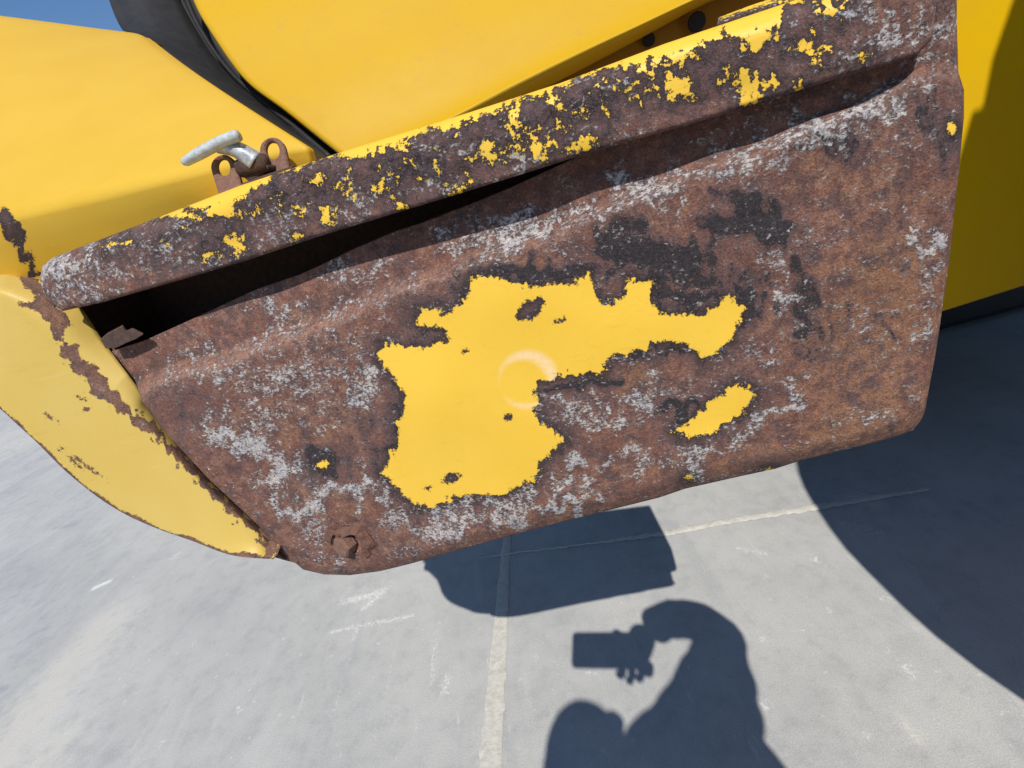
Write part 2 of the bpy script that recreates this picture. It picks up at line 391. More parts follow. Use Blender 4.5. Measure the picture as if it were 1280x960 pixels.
    joint([(642, 600), (632, 690), (627, 765), (618, 880), (613, 960), (600, 1180)], [.010, .012, .0145, .019, .022, .026], 260, .0022, .001)
    joint([(600, 698), (632, 693), (760, 677), (850, 664), (920, 650), (1030, 633), (1160, 612)], [.002, .0035, .0045, .011, .012, .010, .006], 260, .0034, .0022)
ground()

# ------------------------------------------------------------------ the machine
machine = empty('loader', (0.4, 0.6, 0), 'yellow earthmoving machine with rusted paint flaked box cover above pale concrete', 'loader')

# ---- cover plate
BOT = [(367, 702), (379, 712), (405, 718), (437, 719), (475, 714), (512, 705), (632, 671), (724, 647), (824, 622), (856, 611), (927, 595), (969, 586), (1006, 574), (1062, 561), (1119, 546), (1141, 538), (1151, 526)]
TOP = [(128, 431), (139, 440), (180, 426), (240, 399), (319, 362), (375, 343), (412, 326), (442, 311), (494, 289), (531, 277), (585, 256), (632, 237), (680, 215), (735, 190), (790, 165), (890, 132), (1062, 82), (1150, 40), (1168, 10), (1174, -35), (1196, -38)]
LEFT = [(367, 702), (345, 681), (322, 656), (262, 600), (210, 544), (178, 502), (172, 484), (150, 452), (128, 431)]
RIGHT = [(1151, 526), (1156, 514), (1170, 440), (1186, 330), (1198, 220), (1205, 145), (1205, 112), (1198, 90), (1196, 30), (1196, -38)]
RIDGE = [(150, 492), (180, 485), (330, 428), (480, 370), (640, 305), (800, 245), (950, 182), (1080, 130), (1135, 102), (1175, 92), (1215, 90)]
PAINT = [(591,346),(608,346),(625,349),(640,355),(659,358),(676,360),(689,355),(719,355),(730,343),(739,343),(739,362),(751,378),(760,381),(781,371),(784,356),(788,344),(797,352),(816,351),(817,360),(809,377),(824,389),(842,393),(871,394),(894,385),(905,371),(914,369),(920,379),(931,381),(929,392),(922,407),(912,426),(897,439),(879,449),(873,439),(862,433),(849,429),(834,427),(811,429),(808,437),(790,441),(767,444),(754,457),(754,471),(737,465),(722,471),(707,465),(692,472),(674,476),(667,487),(672,502),(666,517),(681,531),(696,542),(707,549),(696,559),(676,576),(670,596),(647,609),(632,617),(610,619),(576,621),(561,624),(544,634),(520,632),(507,619),(490,604),(478,591),(488,570),(498,559),(499,540),(498,525),(507,508),(507,493),(494,474),(474,450),(477,429),(497,431),(527,438),(544,429),(559,427),(559,412),(550,407),(531,409),(521,403),(524,388),(550,384),(552,398),(565,386),(584,375),(587,356)]
FLAKE = [(841,538),(860,529),(869,519),(888,504),(901,493),(920,480),(935,484),(944,493),(939,504),(931,516),(912,525),(890,540),(867,546),(845,543)]
HOLE1 = [(646,388),(655,377),(676,371),(680,377),(676,390),(662,399),(649,403),(644,397)]
HOLE2 = [(694,403),(707,397),(709,399),(700,404)]

def cover():
    n, m = 640, 330
    b = polyline(BOT, n); t = polyline(TOP, n); l = polyline(LEFT, m); r = polyline(RIGHT, m)
    X = coons(b, t, l, r)
    P = X.reshape(-1, 2)
    outline = BOT + RIGHT[1:] + TOP[::-1][1:] + LEFT[::-1][1:-1]
    s_edge = np.maximum(sdf_poly(P, outline), 0)
    # height: lower lip rolled back, step along the pressed ridge, shallow dents
    h = np.zeros(len(P))
    d_bot = dist_line(P, BOT); d_rt = dist_line(P, RIGHT); d_lf = dist_line(P, LEFT)
    h -= .0075 * np.clip(1 - d_bot / 20, 0, 1) ** 2
    h -= .004 * np.clip(1 - d_rt / 11, 0, 1) ** 2
    h -= .003 * np.clip(1 - d_lf / 9, 0, 1) ** 2
    ry = np.interp(P[:, 0], [p[0] for p in RIDGE], [p[1] for p in RIDGE])
    above = (ry - P[:, 1]) + 3 * np.sin(P[:, 0] * .021) + 2 * np.sin(P[:, 0] * .047 + 1)
    ss = lambda a, b_, v: (lambda q: q * q * (3 - 2 * q))(np.clip((v - a) / (b_ - a), 0, 1))
    fade = np.interp(P[:, 0], [700, 1000, 1110, 1172], [1, .75, .55, .1])
    h -= .0125 * ss(-11, 13, above) * fade
    h -= .004 * ss(10, 90, above) * fade
    dent = lambda cx, cy, rx, ry_, a: a * np.exp(-ell(P, cx, cy, rx, ry_) ** 2)
    h += dent(560, 250, 130, 25, -.003) + dent(437, 677, 48, 30, -.0045) + dent(445, 690, 18, 12, .002) + dent(720, 600, 30, 18, -.0012) + dent(880, 560, 60, 15, .0015)
    h += dent(330, 590, 50, 40, -.002) + dent(620, 480, 130, 90, .002) + dent(1060, 420, 90, 80, -.0018) + dent(960, 270, 40, 14, -.001) + dent(790, 310, 40, 20, .0012) + dent(690, 625, 50, 12, .0016)
    h += .0006 * np.sin(P[:, 0] * .030 + P[:, 1] * .021) + .0005 * np.sin(P[:, 0] * .011 - P[:, 1] * .037 + 2)
    V = onp_arr(P, h)
    # markings
    Pw = warp(P, 1.6, 16)
    sd = np.maximum(sdf_poly(Pw, PAINT), sdf_poly(Pw, FLAKE))
    for hole in (HOLE1, HOLE2): sd = np.minimum(sd, -sdf_poly(P, hole))
    for cx, cy, rx, ry_ in [(635, 523, 5, 4), (564, 598, 10, 6), (580, 439, 2.6, 2), (535, 610, 2.5, 1.6)]:
        sd = np.minimum(sd, (ell(P, cx, cy, rx, ry_) - 1) * min(rx, ry_))
    for cx, cy, rx, ry_ in [(404, 581, 7, 4), (960, 589, 5, 2.5), (862, 597, 4, 3), (1190, 160, 5, 6)]:
        sd = np.maximum(sd, (1 - ell(P, cx, cy, rx, ry_)) * min(rx, ry_))
    wh = stain(P, [([(215, 462), (330, 424), (400, 398), (470, 368)], 11, .50), ([(470, 368), (560, 335), (640, 300)], 9, .30), ([(560, 300), (670, 288), (780, 250), (880, 213), (950, 185), (1080, 145), (1135, 112)], 20, .68),
        ([(640, 300), (680, 285)], 16, .8), ([(575, 290), (610, 280)], 15, .62), ([(330, 396), (360, 394)], 11, .8), ([(275, 465), (330, 480), (380, 470)], 20, .58), ([(340, 440), (440, 430)], 14, .45),
        ([(425, 470), (450, 490)], 18, .72), ([(265, 522), (270, 520)], 12, .75), ([(310, 520), (420, 510)], 14, .5), ([(285, 548), (325, 558), (350, 585), (345, 620)], 15, .85), ([(350, 640), (400, 622), (455, 606)], 11, .9),
        ([(355, 648), (390, 640)], 8, .8), ([(472, 612), (492, 645), (520, 662), (560, 655)], 12, .72), ([(385, 668), (400, 660)], 12, .5), ([(410, 700), (405, 690)], 12, .5), ([(565, 650), (610, 636), (680, 632)], 9, .72),
        ([(745, 585), (705, 588), (690, 605), (695, 622), (720, 630), (745, 622)], 7, .85), ([(730, 610), (760, 612)], 6, .6), ([(790, 580), (850, 572)], 13, .62), ([(870, 580), (920, 548), (960, 520), (1000, 485)], 12, .75), ([(975, 365), (985, 385)], 13, .7),
        ([(975, 330), (980, 326)], 10, .7), ([(1135, 312), (1175, 300)], 11, .85), ([(1060, 325), (1095, 320)], 12, .5), ([(785, 500), (845, 488)], 16, .66), ([(690, 505), (760, 520)], 12, .58), ([(765, 543), (766, 543)], 6, .9),
        ([(925, 430), (965, 450)], 10, .5), ([(840, 265), (850, 252)], 10, .6), ([(430, 345), (470, 335)], 15, .5), ([(1105, 240), (1120, 180)], 20, .42), ([(1075, 390), (1090, 400)], 10, .5), ([(1080, 570), (1030, 530), (1090, 515)], 10, .45),
        ([(1175, 60), (1190, 30)], 14, .7), ([(1022, 168), (1038, 163)], 6, 1.4), ([(1130, 100), (1170, 60)], 14, .6), ([(500, 690), (620, 655)], 8, .4), ([(720, 300), (830, 290)], 14, .25), ([(1000, 300), (1060, 285)], 16, .4), ([(1150, 430), (1165, 350)], 14, .45)])  # list includes a scraped spot whose metal glint is painted as white
    wh = np.maximum(wh, .13)
    dk = stain(P, [([(905, 280), (945, 262), (970, 290)], 24, 1.0), ([(770, 300), (820, 322), (860, 330)], 26, .9), ([(600, 340), (650, 346), (725, 340)], 13, 1.1), ([(800, 350), (830, 372), (890, 376)], 9, .9), ([(800, 432), (850, 432)], 8, .8), ([(497, 560), (500, 500)], 9, .7), ([(690, 480), (760, 465)], 9, .9), ([(1000, 345), (1005, 400)], 16, .75), ([(840, 520), (870, 510)], 11, .95), ([(720, 480), (745, 470)], 12, .7),
        ([(540, 415), (570, 375)], 16, .6), ([(395, 575), (410, 585)], 15, 1.0), ([(760, 345), (760, 370)], 12, .7), ([(885, 345), (830, 365)], 18, .75), ([(940, 390), (930, 370)], 12, .85), ([(1160, 130), (1180, 190)], 18, .6), ([(1008, 180), (1035, 173)], 5, 1.2), ([(1020, 170), (1060, 185)], 18, .65), ([(1050, 400), (1010, 450)], 15, .55),
        ([(250, 500), (215, 510)], 24, .5), ([(480, 520), (490, 580)], 14, .55), ([(720, 560), (800, 550)], 12, .4), ([(890, 300), (870, 345)], 14, .6), ([(1110, 325), (1090, 330)], 12, .6), ([(955, 345), (930, 340)], 16, .6), ([(1100, 420), (1105, 410)], 10, .6), ([(470, 335), (450, 350)], 20, .3)])
    orr = stain(P, [([(1060, 420), (1110, 360)], 75, .85), ([(1030, 540), (1120, 510)], 34, .8), ([(850, 600), (1000, 565)], 18, .75), ([(1020, 210), (1130, 240)], 45, .5), ([(840, 345), (870, 352)], 16, .9), ([(770, 470), (800, 465)], 15, .9), ([(350, 530), (430, 545)], 34, .5), ([(390, 610), (420, 640)], 26, .5),
        ([(560, 330), (680, 310)], 18, .55), ([(230, 470), (420, 392)], 10, .55), ([(860, 270), (810, 290)], 25, .6), ([(600, 665), (760, 625)], 12, .55), ([(700, 590), (800, 570)], 22, .35)])
    ring_d = np.abs(np.hypot((P[:, 0] - 657) / 1.05, P[:, 1] - 476) - 32)
    ang = np.degrees(np.arctan2(P[:, 1] - 476, P[:, 0] - 657))
    rw = np.interp(ang, [-180, -150, -90, -30, 0, 40, 80, 120, 150, 180], [2.2, 4, 7, 9, 6, 1, 5, 4, 1.6, 2.2])
    ring = np.clip(1.3 - ring_d / rw, 0, 1) * np.interp(ang, [-180, -100, -20, 60, 90, 130, 150, 180], [.10, 1, 1, .6, .75, .35, .05, .10])
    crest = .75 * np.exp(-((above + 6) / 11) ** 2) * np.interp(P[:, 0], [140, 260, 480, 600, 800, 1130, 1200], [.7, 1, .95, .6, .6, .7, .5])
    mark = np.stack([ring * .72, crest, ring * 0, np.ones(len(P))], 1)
    wear = np.stack([sd, wh, dk, orr], 1)
    # turned-in edge: extra rows of points behind the border
    idx = np.arange(m * n).reshape(m, n)
    loop = np.r_[idx[0, :], idx[1:, -1], idx[-1, ::-1][1:], idx[::-1, 0][1:-1]]
    cen = P.mean(0); rim1 = P[loop] + (cen - P[loop]) / np.linalg.norm(cen - P[loop], axis=1)[:, None] * 1.5
    ex1 = onp_arr(P[loop], h[loop]) - eN[None] * .0025; ex2 = onp_arr(rim1, h[loop]) - eN[None] * .004
    ex2 = ex1 - eN[None] * .002
    k = len(loop); base = m * n
    F = grid_faces(m, n)
    for j in range(k):
        a, b2 = loop[j], loop[(j + 1) % k]
        F.append([b2, a, base + j, base + (j + 1) % k]); F.append([base + (j + 1) % k, base + j, base + k + j, base + k + (j + 1) % k])
    V = np.vstack([V, ex1, ex2]); wear = np.vstack([wear, wear[loop], wear[loop]]); mark = np.vstack([mark, mark[loop], mark[loop]])
    return mesh_obj('cover_plate', V, [[int(i) for i in f] for f in F], m_cover, machine, True, wear, mark)
plate = cover()
plate['label'] = 'rusted steel cover with a large island of yellow paint'

def hexbolt(name, c, axis, r, hgt, mat, parent, washer=True, tilt=0.0, head=6):
    axis = Vector(axis).normalized(); x = axis.orthogonal().normalized(); y = axis.cross(x)
    bm = bmesh.new()
    prof = [(r * 1.0, 0), (r * 1.0, hgt * .8), (r * .86, hgt)]
    rings = [[bm.verts.new(Vector(c) + axis * z + rr * (math.cos(tilt + k * math.tau / head) * x + math.sin(tilt + k * math.tau / head) * y)) for k in range(head)] for rr, z in prof]
    for a, b in zip(rings[:-1], rings[1:]):
        for k in range(head): bm.faces.new((a[k], a[(k + 1) % head], b[(k + 1) % head], b[k]))
    bm.faces.new(rings[-1])
    if washer:
        w = [[bm.verts.new(Vector(c) + axis * z + rr * (math.cos(k * math.tau / 20) * x + math.sin(k * math.tau / 20) * y)) for k in range(20)] for rr, z in [(r * 1.7, -.003), (r * 1.65, .0012), (r * .9, .0014)]]
        for a, b in zip(w[:-1], w[1:]):
            for k in range(20): bm.faces.new((a[k], a[(k + 1) % 20], b[(k + 1) % 20], b[k]))
    bmesh.ops.recalc_face_normals(bm, faces=bm.faces)
    return bm_obj(name, bm, mat, parent)
# bolt sitting askew in a torn, rusted hole
bc = onp(436, 677, -.003)
_ax = eN + .35 * eU * -1 + .15 * eV
hexbolt('bolt', bc, _ax, .0095, .010, m_rust_pale, plate, False, .3)
def torn_washer():
    bm = bmesh.new(); k = 26; rnd = random.Random(8)
    rings = []
    for rr, q in [(.0205, -.0015), (.0165, .0035), (.0125, .0042), (.0105, -.001)]:
        rg = []
        for j in range(k):
            a = j / k * math.tau; f = rr * (1 + .09 * rnd.uniform(-1, 1)) * (1.15 if abs(math.cos(a)) > .5 else .85)
            rg.append(bm.verts.new(Vector(bc + eU * f * math.cos(a) * 1.05 + eV * f * math.sin(a) + eN * (q + .0012 * rnd.uniform(-1, 1) + .003 * math.cos(a - .6)))))
        rings.append(rg)
    for a, b in zip(rings[:-1], rings[1:]):
        for j in range(k): bm.faces.new((a[j], a[(j + 1) % k], b[(j + 1) % k], b[j]))
    bmesh.ops.recalc_face_normals(bm, faces=bm.faces)
    bm_obj('washer', bm, m_rust, plate)
torn_washer()
# bent tab at the upper left corner of the cover
tb = [(125, 425), (133, 418), (152, 408), (157, 415), (164, 412), (178, 419), (170, 424), (158, 429), (146, 435), (132, 436)]
prism('corner_tab', [onp(x, y, -.004) for x, y in tb], -eN * .002 + eV * .001, m_rust_dark, plate, .0005)
prism('corner_gusset', [onp(x, y, -.0045) for x, y in [(322, 662), (352, 684), (376, 696), (372, 705), (352, 700), (340, 692)]], -eN * .012, m_rust, machine, .001)

# ---- lip above the cover
def lip():
    top = [(50, 350), (53, 333), (66, 322), (100, 309), (200, 271), (300, 232), (430, 189), (560, 149), (700, 104), (830, 55), (1000, -2), (1100, -38), (1160, -60), (1169, -66), (1174, -70)]
    bot = [(51, 354), (57, 374), (78, 389), (131, 377), (225, 350), (300, 328), (400, 295), (587, 238), (737, 191), (880, 150), (1020, 106), (1100, 83), (1146, 69), (1164, 50), (1170, 14)]
    n = 620; T = polyline_pair(top, bot, n)
    tp, bt = T
    sx = tp[:, 0]
    m = 56; ts = np.r_[np.linspace(0, .70, 34), .70 + .30 * np.sin(np.linspace(0, 1, 23)[1:] * math.pi / 2)]
    q0 = .0065; r = .013; rows, px, dT, dB = [], [], [], []
    end = .006 * np.clip(1 - (bt[:, 0] - 51) / 30, 0, 1) ** 2 + .004 * np.clip(1 - (1172 - bt[:, 0]) / 14, 0, 1) ** 2
    wob = .0012 * np.sin(sx * .013) + .0006 * np.sin(sx * .041 + 1)
    wd = np.linalg.norm(tp - bt, axis=1)
    for t in ts:
        p = bt + (tp - bt) * t
        th = np.clip((t - .70) / .30, 0, 1); q = q0 - r * (1 - math.sqrt(max(0, 1 - th * th))) + wob * (1 - th)
        q = q - .0018 * np.clip(1 - t / .06, 0, 1) ** 2 + .0012 * math.exp(-((t - .2) / .15) ** 2) * np.sin(sx * .02)
        rows.append(onp_arr(p, q - end)); px.append(p); dT.append((1 - t) * wd); dB.append(t * wd)
    P = np.concatenate(px); dT = np.concatenate(dT); dB = np.concatenate(dB)
    # back flange on top, inner face below
    back = rows[-1] - eN[None] * .075 - np.array([0, 0, .003])[None]
    lowb = rows[0] - eN[None] * .004; inner = onp_arr(bt + (tp - bt) * .62, -.004 - end)
    rows = [inner, lowb] + rows + [back]
    sdp = np.full(len(P), -60.0); Pq = warp(P, 3.6, 24)
    wband = np.interp(P[:, 0], [50, 180, 210, 260, 300, 340, 400, 430, 445, 475, 520, 545, 570, 590, 640, 690, 720, 760, 800, 860, 900, 960, 980, 1010, 1050], [-30, -14, 4, 16, 18, 3, 3, 8, 15, 15, 6, 5, 16, 8, 5, 8, 4, 4, 16, 22, 12, 34, 6, -2, -25])
    sdp = np.maximum(sdp, wband * .9 - dT + 5 * (Pq[:, 1] - P[:, 1]) / 5.5)
    for cx, cy, rx, ry in [(610,189,10,11),(644,144,6,18),(640,165,4,14),(647,186,12,5),(676,188,12,8),(684,180,6,9),(730,139,10,7),(756,139,5,9),(724,180,13,8),(700,161,9,6),(846,110,17,12),(838,98,9,8),(786,112,5,7),(572,237,12,6),(473,236,8,6),(497,251,6,6),(584,225,4,8),(692,128,8,10),(490,217,5,4),(411,266,8,8),
                           (937,109,11,24),(932,122,12,10),(1004,60,11,8),(1025,71,9,6),(963,103,8,5),(997,109,6,5),(1079,71,9,4),(1036,7,10,12),(948,45,22,16),(856,67,20,8),(807,86,9,9),(296,306,8,14),(261,322,9,6),(394,223,8,7),(156,304,5,6),(135,306,7,4),(277,258,22,12),(371,298,6,6),(412,268,7,9),(315,262,8,3),(240,268,10,6),(500,180,12,8),(860,124,8,4),(1010,50,6,6),(1030,60,8,5),(905,95,5,6),(745,175,6,4),(664,170,5,7),(622,202,5,4),(551,213,4,4)]:
        sdp = np.maximum(sdp, (1 - ell(Pq, cx, cy, rx * 1.05, ry * 1.05)) * min(rx, ry) - 1.2)
    rr_ = np.random.RandomState(3)
    for _ in range(60):
        t_ = rr_.rand(); cx = 180 + 900 * t_; top_y = np.interp(cx, [q[0] for q in top], [q[1] for q in top]); cy = top_y + 6 + 62 * rr_.rand() ** 1.3; r_ = 1.2 + 3.2 * rr_.rand() ** 2
        sdp = np.maximum(sdp, (1 - ell(Pq, cx, cy, r_ * 1.4, r_, rr_.uniform(-60, 40))) * r_ - .9)
    wh = stain(P, [([(70, 335), (110, 325)], 24, .95), ([(80, 375), (150, 350)], 16, .6), ([(130, 335), (220, 320)], 14, .5), ([(195, 285), (240, 280)], 14, .45), ([(340, 275), (380, 270)], 16, .62), ([(430, 265), (460, 262)], 14, .6), ([(540, 180), (590, 190)], 14, .6), ([(645, 213), (655, 210)], 11, 1.1), ([(540, 240), (545, 235)], 9, .7),
                   ([(590, 150), (610, 140)], 12, .4), ([(700, 110), (780, 92)], 9, .55), ([(1055, 10), (1080, 15)], 14, .65), ([(1110, 20), (1115, 60)], 13, .7), ([(1130, 60), (1150, 40)], 14, .7), ([(1030, 85), (1085, 45)], 10, .6), ([(215, 335), (330, 305)], 10, .4), ([(150, 310), (215, 290)], 12, .4), ([(890, 40), (930, 20)], 12, .3)])
    wh = np.maximum(wh * .9, .15)
    dk = stain(P, [([(200, 300), (260, 290)], 26, .7), ([(320, 250), (380, 235)], 22, .75), ([(440, 225), (540, 200)], 22, .75), ([(560, 170), (640, 165)], 20, .7), ([(660, 150), (760, 120)], 24, .75), ([(850, 85), (900, 75)], 20, .6), ([(990, 30), (970, 60)], 20, .7), ([(290, 285), (350, 285)], 16, .5), ([(800, 110), (900, 110)], 20, .45)])
    dk *= .72
    orr = stain(P, [([(100, 375), (400, 280)], 12, .3), ([(580, 165), (600, 158)], 12, .6), ([(1000, 60), (1080, 70)], 20, .4), ([(150, 345), (190, 330)], 14, .5)])
    wear = np.stack([sdp, wh, dk, orr], 1)
    wear = np.vstack([wear[:n], wear[:n], wear, wear[-n:]])
    o = loft('cover_lip', rows, m_lip, machine, True, wear)
    o['label'] = 'rusted lip over the cover with yellow paint left along its top edge'
    return o
def polyline_pair(a, b, n):
    """both polylines sampled with one shared parameter (length of the second)"""
    a, b = np.asarray(a, float), np.asarray(b, float)
    s = np.r_[0, np.cumsum(np.linalg.norm(np.diff(a, axis=0), axis=1) + np.linalg.norm(np.diff(b, axis=0), axis=1))]
    t = np.linspace(0, s[-1], n)
    return [np.stack([np.interp(t, s, q[:, k]) for k in (0, 1)], 1) for q in (a, b)]
lip()

# ---- box housing behind the cover: rim, back wall, and the deeper tank whose corner shows in the shadow
def housing():
    out = [(110, 465), (155, 515), (240, 608), (330, 693), (385, 708), (440, 712), (512, 698), (724, 641), (856, 605), (1006, 568), (1119, 540), (1146, 520), (1160, 440), (1190, 200), (1192, 110), (1170, -40), (1000, 20), (830, 75), (560, 170), (300, 255), (100, 325), (62, 350), (70, 400)]
    p = polyline(out + out[:1], 160)[:-1]
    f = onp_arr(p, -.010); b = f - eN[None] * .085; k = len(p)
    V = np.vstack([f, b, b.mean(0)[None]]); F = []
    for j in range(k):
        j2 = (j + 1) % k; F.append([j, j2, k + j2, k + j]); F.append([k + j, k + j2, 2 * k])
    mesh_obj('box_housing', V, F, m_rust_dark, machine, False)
    # tank further in
    g = ground_pt(842, 690); P0 = _BL - eN * .17
    cor = g + L * (((P0 - g) @ eN) / (L @ eN))
    u, v = (cor - _BL) @ eU, (cor - _BL) @ eV
    pts = [(.03, v + .05), (u - .016, v), (u - .005, v + .004), (u, v + .016), (u + .006, v + .26), (.0, v + .26)]
    prism('tank', [P0 + eU * a + eV * (b - 0) for a, b in pts], eN * .07, m_rail, machine, .002)
housing()

# ---- left side panel (yellow, rust along its seam) 
def side():
    A = [(-92, 385), (-75, 376), (-45, 362), (-2, 344), (28, 346), (64, 354), (100, 383), (128, 425), (148, 452), (176, 490), (187, 512), (217, 550), (266, 604), (324, 658), (366, 702)]
    B = [(-104, 428), (-84, 416), (-58, 398), (-22, 372), (-4, 368), (18, 388), (45, 415), (78, 452), (114, 486), (148, 512), (168, 530), (200, 561), (246, 604), (306, 657), (345, 694)]
    Cc = [(-118, 440), (-100, 446), (-74, 460), (-30, 490), (0, 511), (22, 531), (45, 552), (79, 586), (110, 612), (135, 630), (165, 647), (200, 662), (240, 676), (290, 694), (342, 699)]
    n = 420; A = knots(A, n); B = knots(B, n); Cc = knots(Cc, n)
    rows, px = [], []
    up_ = np.interp(A[:, 0], [60, 130], [.12, .0])[:, None] * np.array([0, 0, 1.0])[None]
    rows.append(onp_arr(A, -.125) + up_ - eN[None] * .01); px.append(A)
    rows.append(onp_arr(A, -.11)); px.append(A)
    mA = 10
    # the rounded shoulder beside the cover, hollow towards the hood
    qa = np.interp(A[:, 0], [-190, 0, 40, 100, 160, 356], [-.050, -.045, -.03, -.022, -.012, -.009])
    for i in range(mA + 1):
        f = i / mA; p = A + (B - A) * f; px.append(p); rows.append(onp_arr(p, qa * (1 - math.sin(f * math.pi / 2))))
    m = 70
    for i in range(1, m + 1):
        f = i / m; p = B + (Cc - B) * f; px.append(p); rows.append(onp_arr(p, .012 * f * (1 + 0 * p[:, 0])))
    rows.append(rows[-1] - eN[None] * .006); px.append(Cc); rows.append(rows[-1] - eN[None] * .05 + np.array([0, 0, .02])[None]); px.append(Cc)
    P = np.concatenate(px)
    BEAD = [(8, 285), (14, 305), (30, 330), (48, 360), (58, 385), (82, 412), (96, 448), (124, 482), (157, 512), (195, 541), (240, 586), (281, 627), (319, 660), (345, 692)]
    db = dist_line(P, BEAD)
    wb = np.interp(P[:, 0] + P[:, 1], [290, 330, 420, 520, 560, 640, 700, 800, 1040], [13, 13, 11, 13, 12, 8, 7, 6.5, 5])
    de = dist_line(P, Cc[::6])
    we = np.interp(P[:, 0], [-50, 10, 60, 130, 200, 260, 280, 345], [2.2, 2.6, 2.6, 3.8, 4.0, 3.4, 6.5, 4])
    Pw = warp(P, 3.2, 22); db = dist_line(Pw, BEAD); wv_ = .5 + .5 * np.sin(P[:, 0] * .11 + 1.3 * np.sin(P[:, 1] * .07))
    sd = np.minimum((db - wb * (.80 + .38 * wv_)) * 1.0, (de - we * (.35 + .8 * wv_)) * 1.6)
    sd = np.clip(sd, -40, 14)
    for cx, cy, rx, ry, a in [(62, 521, 9, 2.2, 35), (108, 512, 3, 2, 0), (100, 497, 5, 1.6, 20), (105, 580, 16, 1.6, 35), (88, 574, 9, 1.2, 40), (35, 381, 10, 3, 15)]:
        sd = np.minimum(sd, (ell(P, cx, cy, rx, ry, a) - 1) * ry * 1.2)
    for cx, cy, rx, ry in [(72, 372, 8, 9), (92, 418, 12, 14), (108, 440, 10, 10)]:
        sd = np.maximum(sd, (1 - ell(P, cx, cy, rx, ry, 50)) * ry)
    sd = np.minimum(sd, np.hypot(P[:, 0] - 354, P[:, 1] - 698) - 15)
    z = np.zeros(len(P))
    wear = np.stack([sd, z + .05, z + .05, z + .8], 1)
    o = loft('side_panel', rows, m_side, machine, True, wear, flip=True)
side()

# ---- left hood: sunlit slope above, tucked-under lower edge in its own shade
def hood_left():
    T = [(-190, -8), (-100, 6), (-20, 17), (50, 26), (110, 34), (150, 39), (171, 42), (183, 47)]
    R1 = [(-190, 322), (-100, 300), (20, 269), (130, 242), (230, 218), (320, 196), (360, 187), (382, 184)]
    R2 = [(-190, 428), (-100, 408), (20, 364), (130, 348), (230, 296), (320, 262), (365, 245), (395, 232)]
    n = 60; T = knots(T, n); R1 = knots(R1, n); R2 = knots(R2, n)
    q1 = -.052; rows = []
    d1 = onp_arr(R1, q1)
    Zt = np.full(n, .66); tp = at_arr(T, Zt)
    back = tp + np.array([0, .5, -.02])[None]
    rows.append(back); rows.append(tp + np.array([0, .012, .0])[None])
    m = 26
    for i in range(m + 1):
        f = i / m
        rows.append(tp + (d1 - tp) * f + (-eN[None] * -.012 * math.sin(f * math.pi)))
    # rounded turn and undercut
    r2 = onp_arr(R2, q1 - .28 * (R2[:, 1] - R1[:, 1]) * .00077)
    for f in (.06, .14, .25, .5, .75, 1.0):
        p = d1 + (r2 - d1) * f + np.array([0, 0, -.004 * math.sin(min(f * 5, 1) * math.pi / 2)])[None]
        rows.append(p)
    drop = np.interp(R2[:, 0], [10, 70], [.004, .12])[:, None]
    rows.append(r2 - eN[None] * np.minimum(drop, .034)); rows.append(rows[-1] - np.array([0, 0, 1.0])[None] * drop)
    rows = np.array(rows)
    # right edge turned inwards
    turn = [rows[:, -1] + np.array([.0015, .004, 0])[None], rows[:, -1] + np.array([.0005, .016, 0])[None]]
    rows = np.concatenate([rows] + [t[:, None] for t in turn], 1)
    m_, n_ = rows.shape[:2]; P = rows.reshape(-1, 3) - cC; z_ = P @ cF
    P = np.stack([640 + FOC * (P @ cR) / z_, 480 - FOC * (P @ cU) / z_], 1)
    d = dist_line(warp(P, 2.5, 24), [(-6, 262), (6, 272), (18, 290), (32, 322), (46, 345)])
    sd = np.clip(d - np.interp(P[:, 1], [265, 290, 305, 345], [9, 12, 11, 8]), -30, 30); z = np.zeros(len(P))
    loft('left_hood', rows, m_hoodw, machine, True, np.stack([sd, z + .05, z + .2, z + .2], 1), flip=True)
hood_left()

# ---- black seal between the hoods
def seals():
    Lf = [(128, -60), (144, 0), (160, 36), (176, 50), (252, 112), (312, 148), (368, 190), (384, 212)]
    Rt = [(205, -60), (221, 0), (247, 49), (277, 90), (315, 124), (352, 156), (380, 180), (412, 205)]
    n = 60; a = knots(Lf, n); b = knots(Rt, n); Za = np.linspace(.80, .56, n); Zb = np.linspace(.80, .56, n)
    rows = []
    for f in np.linspace(-.1, 1, 14):
        p = a + (b - a) * f; bulge = .018 * math.sin(max(f, 0) ** .8 * math.pi) - .02 * f
        rows.append(at_arr(p, Za - bulge))
    rows.append(at_arr(b + [4, -3], Zb + .05))
    loft('rubber_seal', rows, m_rubber, machine, True)
    Lf2 = [(180, -60), (212, 0), (238, 49), (268, 90), (306, 124), (343, 156), (374, 182), (405, 210)]
    Rt2 = [(232, -60), (252, 0), (274, 40), (318, 102), (345, 124), (374, 146), (410, 176), (450, 205)]
    a = knots(Lf2, n); b = knots(Rt2, n); rows = []
    for f in np.linspace(0, 1, 8): rows.append(at_arr(a + (b - a) * f, np.linspace(.84, .70, n) + .012 * math.cos(f * 9)))
    loft('gap_strip', rows, m_black, machine, True)
    # thin rib inside the gap
    rb = knots([(222, -60), (234, 0), (258, 49), (290, 92), (330, 128), (372, 162), (412, 196)], 40)
    tube('seal_rib', at_arr(rb, np.linspace(.80, .64, 40)), .0035, m_rubber, machine, 8)
seals()

